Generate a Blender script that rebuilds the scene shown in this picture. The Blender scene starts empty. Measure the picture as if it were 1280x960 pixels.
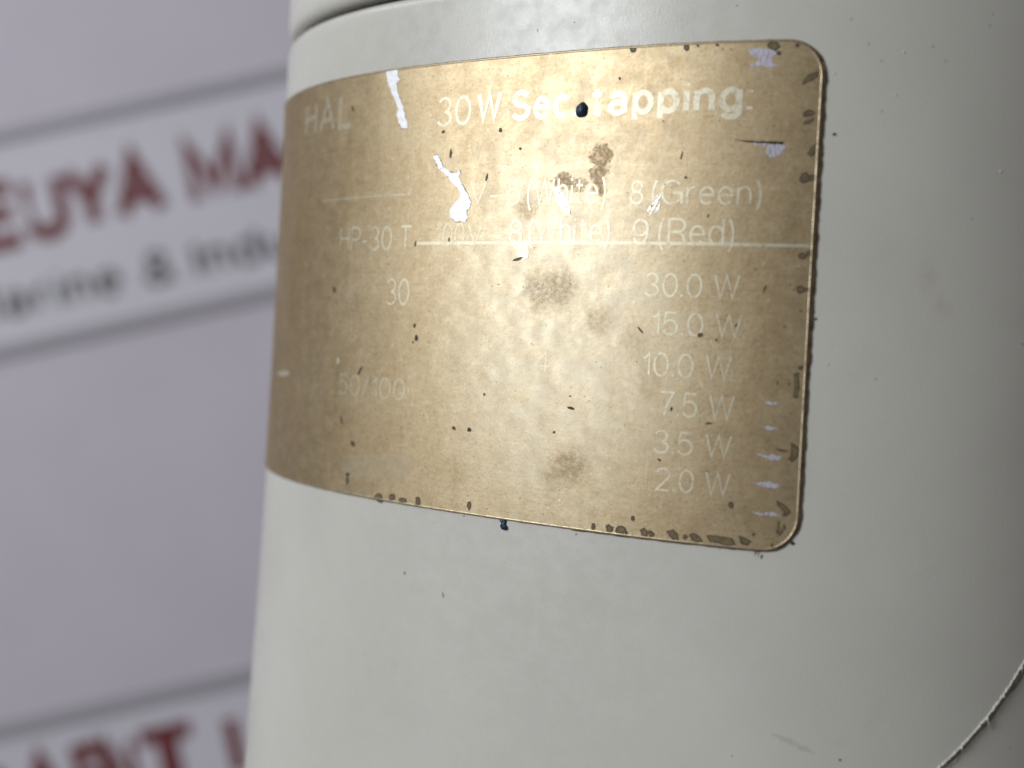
import bpy, bmesh, math, random
from mathutils import Vector, Matrix

# ------------------------------------------------------------------ camera, world, lamps
sc = bpy.context.scene
C = sc.collection
CAM_POS = (0.005292, -0.1735, -0.003132)
CAM_RIGHT = Vector((0.983168, 0.176093, 0.048705))
CAM_DOWN = Vector((0.055616, -0.034525, -0.997855))
CAM_FWD = Vector((-0.174034, 0.983768, -0.043737))
cd = bpy.data.cameras.new('camera'); cam = bpy.data.objects.new('camera', cd); C.objects.link(cam)
m = Matrix((CAM_RIGHT, -CAM_DOWN, -CAM_FWD)).transposed().to_4x4(); m.translation = CAM_POS
cam.matrix_world = m
cd.sensor_width = 36.0; cd.lens = 36.0 * 1509.2 / 1280.0
cd.clip_start = 0.005; cd.clip_end = 20
cd.dof.use_dof = True; cd.dof.focus_distance = 0.1285; cd.dof.aperture_fstop = 13.8
sc.camera = cam

w = bpy.data.worlds.new('World'); sc.world = w; w.use_nodes = True
bg = w.node_tree.nodes['Background']
bg.inputs['Color'].default_value = (1.0, 0.965, 0.915, 1); bg.inputs['Strength'].default_value = 0.135

def lamp(name, loc, target, sx, sy, power, col):
    l = bpy.data.lights.new(name, 'AREA'); l.shape = 'RECTANGLE'; l.size = sx; l.size_y = sy
    l.energy = power; l.color = col
    o = bpy.data.objects.new(name, l); C.objects.link(o); o.location = loc
    o.rotation_euler = (Vector(target) - Vector(loc)).to_track_quat('-Z', 'Y').to_euler()
    return o
# unseen soft area lamp from the left, slightly in front of the housing; an added fill lamp for the housing's left
lamp('left_soft_lamp', (-0.785, -0.735, 0.34), (0, -0.03, 0.0), 0.38, 0.66, 8.35, (0.955, 0.985, 1.0))
lamp('left_fill_lamp', (-1.05, -0.12, 0.95), (0, 0, 0), 0.9, 0.25, 2.0, (0.97, 0.99, 1.0))
sc.view_settings.view_transform = 'Standard'; sc.view_settings.look = 'None'
sc.view_settings.exposure = 0.0; sc.view_settings.gamma = 1.0; sc.view_settings.use_curve_mapping = False
random.seed(7)

# ------------------------------------------------------------------ tables: places on the housing skin, in mm (round the skin, up)
TEXT = [('30', -29.78, -25.08, 19.15, 3.26, 0.02, 'mid'), ('W', -24.36, -21.09, 19.42, 3.28, 0.028, 'bold'), ('Sec.', -19.77, -11.89, 19.25, 3.28, 0.028, 'bold'), ('tapping:', -10.16, 6.56, 19.26, 3.26, 0.028, 'bold'), ('HAL', -55.43, -44.13, 20.0, 4.22, 0.02, 'faint'), ('wm', -40.93, -32.72, 17.36, 2.94, 0.0, 'dim'), ('70 V – 4', -29.84, -18.06, 14.64, 2.78, 0.0, 'dim'), ('7', -5.54, -4.16, 15.1, 2.66, 0.0, 'dim'), ('V', -24.75, -22.41, 10.44, 2.7, 0.0, 'faint'), ('–', -21.98, -20.33, 10.32, 2.59, 0.01, 'faint'), ('5', -19.72, -18.2, 10.29, 2.65, 0.01, 'faint'), ('(White)', -17.31, -8.08, 10.31, 2.83, 0.01, 'mid'), ('8', -5.43, -3.97, 10.26, 2.42, 0.012, 'mid'), ('(Green)', -3.11, 7.9, 10.22, 2.52, 0.008, 'mid'), ('100', -29.12, -25.1, 5.91, 2.57, 0.0, 'faint'), ('V', -24.78, -22.65, 6.0, 2.53, 0.0, 'faint'), ('–', -22.02, -20.16, 6.09, 2.42, 0.01, 'faint'), ('8', -19.35, -17.65, 6.19, 2.56, 0.01, 'mid'), ('(White)', -16.86, -7.4, 6.31, 2.66, 0.012, 'mid'), ('9', -4.94, -3.22, 6.22, 2.58, 0.012, 'mid'), ('(Red)', -2.2, 5.48, 6.24, 2.69, 0.012, 'mid'), ('HP-30 T', -45.06, -32.75, 5.41, 2.89, 0.008, 'mid'), ('30', -36.2, -32.54, -0.85, 3.11, 0.012, 'mid'), ('II', -44.96, -41.95, -0.86, 2.87, 0.0, 'dim'), ('50/100', -43.69, -32.35, -11.69, 2.51, 0.0, 'faint'), ('30.0 W', -3.33, 6.31, 0.99, 2.46, -0.004, 'mid'), ('15.0 W', -2.35, 6.75, -2.81, 2.38, -0.004, 'mid'), ('10.0 W', -3.12, 5.96, -7.0, 2.47, -0.004, 'mid'), ('7.5 W', -1.04, 6.41, -10.91, 2.54, -0.004, 'mid'), ('3.5 W', -1.49, 6.38, -14.68, 2.38, -0.004, 'mid'), ('2.0 W', -1.19, 6.42, -18.42, 2.39, -0.004, 'mid'), ('2', -16.32, -14.38, 0.97, 2.45, 0.0, 'dim'), ('3', -16.06, -14.13, -3.09, 2.36, 0.0, 'dim'), ('4', -15.39, -13.47, -7.37, 2.36, 0.0, 'faint'), ('5', -16.63, -14.87, -15.46, 2.21, 0.0, 'dim'), ('1', -16.21, -14.09, -18.65, 2.37, 0.0, 'dim')]
CHIPS = [[(11.14, 21.86), (11.26, 22.32), (11.61, 22.78), (12.12, 23.01), (12.49, 23.16), (12.45, 22.63), (11.94, 22.32), (11.5, 22.09)], [(11.46, 18.8), (11.36, 19.18), (11.72, 19.49), (12.25, 19.42), (12.49, 19.19), (12.13, 18.96), (11.83, 18.88)], [(11.42, 18.11), (11.63, 18.49), (12.15, 18.65), (12.37, 18.73), (12.24, 18.35), (11.87, 18.19)], [(11.96, 15.27), (12.24, 15.74), (12.65, 16.36), (12.64, 15.28), (12.35, 15.05)], [(12.32, 13.05), (12.3, 12.73), (12.05, 12.61), (11.82, 12.5), (11.53, 12.55), (11.35, 12.85), (11.5, 13.16), (11.59, 13.38), (11.79, 13.45), (12.01, 13.52), (12.14, 13.27)], [(12.3, 13.2), (12.67, 13.29), (12.7, 12.75), (12.33, 12.74)], [(12.47, 5.5), (12.35, 5.32), (12.14, 5.19), (11.86, 5.24), (11.68, 5.38), (11.71, 5.56), (11.82, 5.74), (12.09, 5.72), (12.31, 5.66)], [(12.4, 5.89), (12.85, 6.06), (12.8, 5.51), (12.42, 5.58)], [(12.4, 2.25), (12.45, 2.01), (12.19, 1.96), (11.95, 1.83), (11.78, 2.02), (11.68, 2.22), (11.72, 2.46), (11.94, 2.57), (12.16, 2.54), (12.32, 2.42)], [(12.29, 2.4), (12.82, 2.43), (12.83, 2.19), (12.38, 2.1)], [(11.76, -6.0), (12.35, -5.81), (12.31, -6.44), (12.42, -7.05), (12.33, -8.22), (11.87, -8.17), (11.98, -7.23), (11.93, -6.46)], [(12.25, -5.2), (12.69, -5.1), (12.64, -5.49), (12.34, -5.5)], [(11.95, -12.61), (12.27, -12.82), (12.66, -13.11), (12.63, -13.97), (12.13, -14.47), (11.81, -14.26), (12.01, -13.62)], [(10.47, -13.26), (11.16, -13.37), (11.69, -13.41), (11.7, -13.56), (10.94, -13.54)], [(10.89, -18.39), (11.28, -18.52), (11.82, -18.86), (12.23, -19.38), (11.94, -19.64), (11.38, -19.13), (10.99, -18.78)], [(11.63, -19.43), (11.87, -19.8), (11.49, -19.75)], [(11.08, -20.57), (11.29, -20.32), (11.27, -21.33), (10.98, -21.67)], [(11.68, -20.6), (11.86, -20.97), (11.36, -21.64), (11.14, -21.82)], [(8.83, 25.52), (8.57, 25.34), (8.39, 25.12), (8.09, 25.31), (7.88, 25.42), (7.64, 25.61), (7.69, 25.87), (7.89, 26.04), (8.17, 26.07), (8.48, 26.04), (8.65, 25.8)], [(8.91, 24.94), (8.91, 24.8), (8.73, 24.8), (8.58, 24.87), (8.55, 25.03), (8.71, 25.1), (8.88, 25.06)], [(-5.63, 25.9), (-5.71, 25.66), (-5.98, 25.59), (-6.2, 25.73), (-6.26, 25.94), (-6.17, 26.08), (-6.01, 26.2), (-5.8, 26.1)], [(-0.09, 25.76), (-0.09, 25.54), (-0.32, 25.46), (-0.52, 25.6), (-0.61, 25.79), (-0.55, 25.98), (-0.35, 26.08), (-0.14, 25.96)], [(0.9, 25.88), (0.87, 25.76), (0.75, 25.79), (0.7, 25.88), (0.74, 25.98), (0.84, 25.96)], [(2.87, 25.87), (2.78, 25.79), (2.68, 25.8), (2.59, 25.88), (2.66, 25.98), (2.78, 25.98)], [(10.65, 25.86), (10.6, 25.69), (10.53, 25.53), (10.35, 25.48), (10.27, 25.61), (10.35, 25.76), (10.48, 25.85)], [(-7.25, -22.8), (-7.3, -23.03), (-7.39, -23.22), (-7.55, -23.16), (-7.61, -22.84), (-7.57, -22.55), (-7.44, -22.51), (-7.3, -22.52)], [(-5.34, -22.93), (-5.42, -23.22), (-5.7, -23.22), (-5.95, -23.17), (-5.95, -22.9), (-6.02, -22.6), (-5.74, -22.39), (-5.5, -22.57), (-5.2, -22.62)], [(-3.85, -22.83), (-4.1, -23.0), (-4.3, -23.21), (-4.68, -23.22), (-4.98, -23.04), (-4.93, -22.77), (-4.84, -22.55), (-4.56, -22.39), (-4.22, -22.43), (-3.94, -22.58)], [(-3.67, -23.03), (-3.72, -23.18), (-3.89, -23.2), (-3.96, -23.07), (-3.93, -22.9), (-3.75, -22.93)], [(-2.4, -22.56), (-1.99, -22.35), (-1.55, -22.63), (-1.68, -23.21), (-2.11, -23.18)], [(-0.91, -22.96), (-1.06, -23.11), (-1.34, -23.1), (-1.42, -22.88), (-1.47, -22.72), (-1.36, -22.53), (-1.09, -22.61), (-0.94, -22.77)], [(0.35, -22.42), (0.99, -22.18), (1.41, -22.46), (1.61, -23.08), (1.04, -23.14), (0.7, -22.86)], [(2.52, -22.74), (2.37, -22.91), (2.21, -22.96), (2.04, -22.89), (2.04, -22.7), (2.17, -22.54), (2.36, -22.59)], [(2.62, -22.49), (3.09, -22.28), (3.59, -22.55), (4.01, -22.98), (3.54, -23.11), (2.97, -23.01)], [(4.37, -22.38), (5.31, -22.29), (6.02, -22.37), (6.8, -22.38), (7.14, -22.97), (6.3, -23.22), (5.51, -22.98), (4.72, -22.98)], [(7.49, -22.15), (8.03, -22.26), (8.66, -22.51), (8.3, -22.94), (7.76, -22.84)], [(8.99, -21.85), (8.92, -21.94), (8.78, -21.98), (8.74, -21.87), (8.79, -21.79), (8.93, -21.75)], [(6.77, -19.14), (6.75, -19.37), (6.57, -19.48), (6.42, -19.34), (6.32, -19.18), (6.39, -18.98), (6.54, -18.81), (6.69, -18.96)], [(-3.07, -21.5), (-3.1, -21.71), (-3.24, -21.73), (-3.34, -21.62), (-3.4, -21.4), (-3.28, -21.25), (-3.12, -21.28)], [(-22.25, -22.39), (-22.31, -22.71), (-22.44, -22.93), (-22.59, -22.69), (-22.73, -22.45), (-22.67, -22.09), (-22.51, -21.94), (-22.32, -22.01)], [(-29.18, -22.69), (-29.22, -23.08), (-29.5, -23.27), (-29.79, -23.14), (-29.81, -22.77), (-29.84, -22.42), (-29.57, -22.31), (-29.32, -22.39)], [(-34.92, -23.04), (-34.96, -23.31), (-35.32, -23.6), (-35.78, -23.45), (-36.12, -23.32), (-36.09, -23.06), (-35.89, -22.8), (-35.41, -22.6), (-35.01, -22.78)], [(-32.97, -22.7), (-33.02, -22.97), (-33.35, -23.1), (-33.77, -23.11), (-33.8, -22.8), (-33.73, -22.56), (-33.41, -22.43), (-33.03, -22.42)], [(-31.18, -22.85), (-31.24, -23.09), (-31.75, -23.23), (-32.14, -23.14), (-32.29, -22.99), (-32.26, -22.77), (-31.8, -22.69), (-31.39, -22.69)], [(-40.77, -21.69), (-40.87, -22.16), (-41.12, -22.25), (-41.23, -21.74), (-41.18, -21.35), (-40.96, -21.25)]]
WHITE = [[(-38.03, 26.06), (-37.24, 26.17), (-36.06, 26.05), (-36.16, 25.6), (-35.73, 24.93), (-36.21, 24.52), (-36.02, 23.59), (-35.45, 22.63), (-35.0, 21.69), (-34.69, 20.85), (-34.26, 20.01), (-34.09, 19.36), (-35.1, 19.34), (-35.67, 20.19), (-35.97, 20.95), (-35.77, 21.66), (-36.35, 22.62), (-37.07, 23.68), (-37.68, 24.75)], [(-30.03, 15.91), (-29.46, 16.15), (-28.95, 15.33), (-28.45, 14.6), (-29.12, 14.45), (-29.62, 15.09)], [(-29.01, 14.45), (-28.45, 14.69), (-27.63, 14.13), (-26.84, 13.93), (-26.31, 14.26), (-26.06, 13.91), (-26.36, 13.48), (-25.76, 12.58), (-25.05, 11.69), (-24.45, 10.8), (-24.62, 10.02), (-25.13, 9.68), (-24.77, 9.06), (-25.07, 8.63), (-26.48, 8.55), (-27.07, 9.0), (-27.34, 9.71), (-27.05, 10.41), (-26.41, 10.84), (-25.91, 11.53), (-26.39, 12.25), (-27.34, 13.07), (-28.17, 13.8)]]
LILAC = [[(5.74, 25.31), (6.43, 25.45), (7.05, 25.44), (7.75, 25.27), (8.29, 25.18), (8.61, 25.02), (8.1, 24.49), (8.21, 23.88), (8.91, 23.71), (8.23, 23.64), (6.99, 23.74), (6.38, 23.6), (5.83, 23.84), (6.67, 24.06), (6.95, 24.44), (6.16, 24.76)], [(6.79, 16.39), (8.03, 16.31), (7.97, 16.0), (6.96, 16.08)], [(8.18, 16.24), (9.41, 16.24), (9.88, 16.02), (9.68, 15.47), (9.17, 14.93), (8.41, 14.92), (8.07, 15.46)], [(8.75, -13.85), (9.52, -14.03), (10.43, -13.89), (11.2, -14.07), (10.91, -14.4), (10.0, -14.39), (9.3, -14.21)], [(8.29, -16.8), (9.2, -16.72), (10.11, -16.57), (11.11, -16.81), (11.05, -17.13), (9.99, -17.13), (9.22, -17.04)], [(8.59, -19.68), (9.51, -19.68), (10.57, -19.51), (11.34, -19.84), (10.59, -19.9), (9.52, -19.92)], [(9.1, -8.89), (9.85, -8.76), (10.84, -8.78), (10.02, -9.07)], [(9.0, -11.33), (9.67, -11.12), (10.75, -11.29), (9.85, -11.58)]]
SCRATCH = [[(-14.32, 12.33), (-13.9, 11.17), (-13.22, 10.12), (-12.41, 9.14), (-12.83, 10.29), (-13.5, 11.33)], [(-13.64, 12.23), (-13.23, 11.19), (-12.64, 10.23), (-11.96, 9.3), (-12.37, 10.33), (-12.96, 11.3)], [(-13.11, 11.31), (-13.06, 10.76), (-12.88, 10.23), (-12.64, 9.72), (-12.69, 10.27), (-12.87, 10.79)], [(-2.01, 11.61), (-2.59, 10.8), (-3.02, 9.9), (-3.38, 8.97), (-2.8, 9.79), (-2.37, 10.68)], [(-2.42, 11.37), (-2.86, 10.78), (-3.2, 10.13), (-3.49, 9.45), (-3.05, 10.05), (-2.71, 10.7)], [(-2.12, 10.57), (-2.41, 10.13), (-2.59, 9.64), (-2.71, 9.13), (-2.42, 9.57), (-2.24, 10.06)], [(-1.82, 14.01), (-2.16, 13.57), (-2.26, 13.05), (-2.23, 12.49), (-1.89, 12.94), (-1.79, 13.45)], [(-15.5, 19.23), (-14.95, 17.57), (-14.14, 16.0), (-13.21, 14.47), (-13.75, 16.12), (-14.56, 17.69)], [(-2.58, 11.22), (-2.3, 11.99), (-2.14, 12.79), (-2.04, 13.61), (-2.32, 12.84), (-2.48, 12.04)]]
DARKLINE = [[(4.83, 16.63), (5.85, 16.55), (7.4, 16.47), (9.63, 16.4), (9.64, 16.17), (8.18, 16.24), (6.25, 16.35)]]
SPECKS = [[(-20.9, 18.38), (-20.92, 18.19), (-21.12, 18.12), (-21.31, 18.23), (-21.33, 18.4), (-21.29, 18.53), (-21.16, 18.67), (-20.97, 18.55)], [(-18.3, 16.31), (-18.35, 16.2), (-18.46, 16.14), (-18.6, 16.19), (-18.66, 16.33), (-18.59, 16.42), (-18.48, 16.45), (-18.38, 16.41)], [(-7.08, 23.0), (-7.15, 22.93), (-7.22, 22.81), (-7.31, 22.92), (-7.37, 23.02), (-7.36, 23.16), (-7.24, 23.2), (-7.13, 23.12)], [(-2.25, 18.56), (-2.24, 18.48), (-2.32, 18.49), (-2.38, 18.52), (-2.44, 18.57), (-2.38, 18.62), (-2.33, 18.67), (-2.27, 18.62)], [(0.48, 12.96), (0.45, 12.85), (0.32, 12.78), (0.2, 12.86), (0.16, 12.96), (0.21, 13.04), (0.3, 13.1), (0.4, 13.03)], [(-1.72, 12.25), (-1.75, 12.2), (-1.8, 12.18), (-1.84, 12.21), (-1.87, 12.25), (-1.85, 12.29), (-1.81, 12.35), (-1.75, 12.31)], [(2.89, 9.16), (2.84, 9.03), (2.77, 8.97), (2.69, 9.02), (2.72, 9.18), (2.73, 9.36), (2.81, 9.31), (2.88, 9.31)], [(-0.14, 15.08), (-0.24, 14.75), (-0.31, 14.7), (-0.38, 14.73), (-0.31, 15.13), (-0.2, 15.54), (-0.14, 15.47), (-0.09, 15.41)], [(8.73, 2.15), (8.61, 1.83), (8.5, 1.81), (8.53, 2.02), (8.55, 2.23), (8.69, 2.49), (8.8, 2.56), (8.81, 2.39)], [(7.83, 4.03), (7.76, 3.98), (7.71, 3.93), (7.65, 3.97), (7.63, 4.02), (7.62, 4.1), (7.7, 4.13), (7.76, 4.08)], [(11.15, 2.67), (11.12, 2.62), (11.07, 2.58), (11.01, 2.6), (10.97, 2.66), (11.01, 2.71), (11.06, 2.76), (11.11, 2.71)], [(-3.51, -2.29), (-3.25, -2.55), (-3.21, -2.72), (-3.39, -2.66), (-3.67, -2.42), (-3.82, -2.19), (-3.84, -2.08), (-3.76, -2.05)], [(2.97, -2.54), (2.84, -2.73), (2.62, -2.87), (2.41, -2.8), (2.35, -2.68), (2.34, -2.55), (2.52, -2.41), (2.79, -2.41)], [(6.16, -1.55), (6.09, -1.71), (6.02, -1.69), (5.97, -1.64), (6.0, -1.5), (6.06, -1.39), (6.14, -1.29), (6.21, -1.35)], [(4.36, -3.02), (4.33, -3.1), (4.27, -3.17), (4.2, -3.12), (4.15, -3.03), (4.16, -2.91), (4.26, -2.9), (4.32, -2.95)], [(-10.28, -10.9), (-10.44, -11.0), (-10.75, -10.97), (-11.06, -10.9), (-11.16, -10.75), (-10.92, -10.7), (-10.68, -10.67), (-10.45, -10.77)], [(-10.78, -9.58), (-10.77, -9.65), (-10.88, -9.67), (-10.99, -9.67), (-10.98, -9.59), (-10.99, -9.52), (-10.89, -9.51), (-10.79, -9.51)], [(-24.94, -14.01), (-24.88, -14.2), (-24.92, -14.36), (-25.13, -14.32), (-25.34, -14.25), (-25.39, -14.04), (-25.31, -13.91), (-25.12, -13.92)], [(-22.77, -14.1), (-22.84, -14.31), (-23.06, -14.33), (-23.29, -14.35), (-23.28, -14.14), (-23.25, -13.99), (-23.1, -13.84), (-22.93, -13.97)], [(-12.39, -13.47), (-12.39, -13.59), (-12.5, -13.63), (-12.63, -13.62), (-12.69, -13.5), (-12.61, -13.4), (-12.52, -13.35), (-12.39, -13.35)], [(0.24, -10.13), (0.2, -10.26), (0.11, -10.37), (0.03, -10.29), (0.03, -10.11), (0.09, -9.98), (0.17, -9.92), (0.25, -9.96)], [(4.31, -11.26), (4.14, -11.35), (3.93, -11.41), (3.69, -11.4), (3.57, -11.31), (3.76, -11.24), (3.92, -11.14), (4.17, -11.18)], [(-0.65, -15.46), (-0.73, -15.48), (-0.86, -15.43), (-1.0, -15.32), (-1.0, -15.21), (-0.88, -15.19), (-0.72, -15.24), (-0.56, -15.38)], [(-30.9, -4.38), (-30.95, -4.75), (-31.17, -4.75), (-31.37, -4.75), (-31.38, -4.4), (-31.33, -4.18), (-31.22, -4.06), (-31.08, -4.16)], [(-31.33, -3.03), (-31.41, -3.19), (-31.51, -3.32), (-31.68, -3.28), (-31.72, -3.05), (-31.67, -2.87), (-31.55, -2.81), (-31.38, -2.79)], [(-31.44, -4.94), (-31.53, -5.03), (-31.62, -5.05), (-31.75, -5.07), (-31.76, -4.96), (-31.75, -4.86), (-31.64, -4.78), (-31.55, -4.87)], [(-45.41, 0.84), (-45.57, 0.52), (-45.75, 0.34), (-46.0, 0.47), (-46.1, 0.83), (-46.12, 1.27), (-45.84, 1.23), (-45.67, 1.08)], [(-40.06, -17.24), (-40.02, -17.55), (-40.21, -17.68), (-40.46, -17.62), (-40.76, -17.48), (-40.87, -17.17), (-40.7, -16.98), (-40.38, -17.02)], [(-40.59, -21.0), (-40.69, -21.15), (-40.94, -21.22), (-41.23, -21.23), (-41.44, -21.1), (-41.29, -20.91), (-40.98, -20.8), (-40.72, -20.88)], [(-21.23, -10.13), (-21.24, -10.25), (-21.35, -10.29), (-21.48, -10.29), (-21.48, -10.15), (-21.49, -10.01), (-21.37, -9.98), (-21.26, -10.02)], [(-17.35, 4.8), (-17.61, 4.58), (-17.97, 4.41), (-18.34, 4.35), (-18.74, 4.34), (-18.55, 4.55), (-18.1, 4.7), (-17.78, 4.76)], [(-43.7, 22.34), (-43.69, 22.01), (-43.86, 22.02), (-43.97, 22.16), (-44.06, 22.38), (-44.05, 22.66), (-43.91, 22.66), (-43.79, 22.57)], [(-28.61, 18.69), (-28.57, 18.6), (-28.7, 18.45), (-28.99, 18.4), (-29.04, 18.52), (-29.05, 18.61), (-28.92, 18.73), (-28.69, 18.76)], [(-31.93, 6.16), (-32.03, 5.92), (-32.12, 5.84), (-32.21, 5.92), (-32.23, 6.2), (-32.12, 6.38), (-32.04, 6.53), (-31.94, 6.49)], [(-27.11, 6.61), (-27.16, 6.44), (-27.22, 6.33), (-27.3, 6.44), (-27.34, 6.61), (-27.34, 6.81), (-27.26, 6.92), (-27.18, 6.8)], [(-22.44, 13.33), (-22.58, 12.99), (-22.72, 12.9), (-22.75, 13.11), (-22.73, 13.4), (-22.61, 13.69), (-22.48, 13.82), (-22.45, 13.61)], [(-27.43, 16.14), (-27.53, 15.71), (-27.67, 15.63), (-27.8, 15.76), (-27.78, 16.18), (-27.74, 16.52), (-27.62, 16.75), (-27.52, 16.5)], [(-39.72, -8.67), (-40.1, -9.19), (-40.24, -9.14), (-40.35, -9.05), (-40.11, -8.57), (-39.81, -8.2), (-39.67, -8.17), (-39.45, -8.1)], [(-42.67, -14.7), (-42.52, -15.08), (-42.57, -15.3), (-42.77, -15.1), (-42.95, -14.76), (-43.08, -14.36), (-43.01, -14.19), (-42.82, -14.43)], [(9.27, -23.59), (9.18, -23.77), (9.07, -23.94), (9.04, -23.77), (9.07, -23.54), (9.18, -23.33), (9.25, -23.31), (9.3, -23.37)], [(10.73, -22.71), (10.75, -22.89), (10.67, -22.95), (10.59, -22.89), (10.55, -22.73), (10.58, -22.58), (10.64, -22.49), (10.73, -22.55)], [(11.51, -6.97), (11.45, -7.09), (11.38, -7.21), (11.36, -7.06), (11.33, -6.93), (11.41, -6.81), (11.47, -6.75), (11.5, -6.84)], [(10.42, -6.93), (10.43, -7.07), (10.38, -7.17), (10.33, -7.05), (10.28, -6.94), (10.29, -6.76), (10.36, -6.75), (10.42, -6.77)], [(10.72, -22.72), (10.73, -22.82), (10.66, -22.86), (10.6, -22.82), (10.57, -22.73), (10.59, -22.64), (10.65, -22.58), (10.72, -22.62)], [(12.31, 0.16), (12.32, 0.08), (12.19, 0.03), (12.1, 0.1), (12.03, 0.15), (12.06, 0.22), (12.18, 0.25), (12.26, 0.21)], [(10.95, -1.34), (10.92, -1.39), (10.77, -1.44), (10.56, -1.49), (10.54, -1.43), (10.62, -1.38), (10.74, -1.31), (10.86, -1.33)], [(3.36, 25.47), (3.38, 25.4), (3.31, 25.39), (3.26, 25.43), (3.2, 25.47), (3.23, 25.54), (3.3, 25.57), (3.35, 25.52)], [(4.2, 25.44), (4.14, 25.4), (4.1, 25.34), (4.04, 25.39), (4.0, 25.44), (4.05, 25.48), (4.09, 25.5), (4.14, 25.49)]]
BRIGHT = [[(11.35, 6.78), (11.32, 6.69), (11.23, 6.62), (11.14, 6.68), (11.08, 6.77), (11.11, 6.88), (11.21, 6.94), (11.34, 6.91)], [(-43.73, -7.68), (-43.88, -7.93), (-44.09, -8.15), (-44.34, -7.97), (-44.5, -7.72), (-44.45, -7.41), (-44.17, -7.32), (-43.9, -7.41)], [(-12.46, -21.49), (-12.52, -21.57), (-12.64, -21.61), (-12.78, -21.61), (-12.92, -21.54), (-12.83, -21.43), (-12.66, -21.4), (-12.52, -21.42)], [(-16.74, 5.35), (-16.77, 4.76), (-17.43, 4.41), (-17.98, 4.89), (-18.22, 5.34), (-18.27, 5.97), (-17.55, 6.27), (-16.82, 5.95)], [(-17.96, 6.1), (-18.11, 5.76), (-18.51, 5.68), (-18.8, 5.87), (-19.05, 6.1), (-18.91, 6.4), (-18.57, 6.61), (-18.24, 6.37)], [(-11.29, -20.51), (-11.29, -20.61), (-11.39, -20.64), (-11.5, -20.64), (-11.54, -20.54), (-11.52, -20.43), (-11.41, -20.41), (-11.31, -20.43)], [(-56.11, -9.93), (-57.13, -10.24), (-58.47, -10.47), (-60.54, -10.5), (-61.88, -10.24), (-60.58, -9.87), (-58.63, -9.69), (-56.93, -9.68)]]
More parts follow.
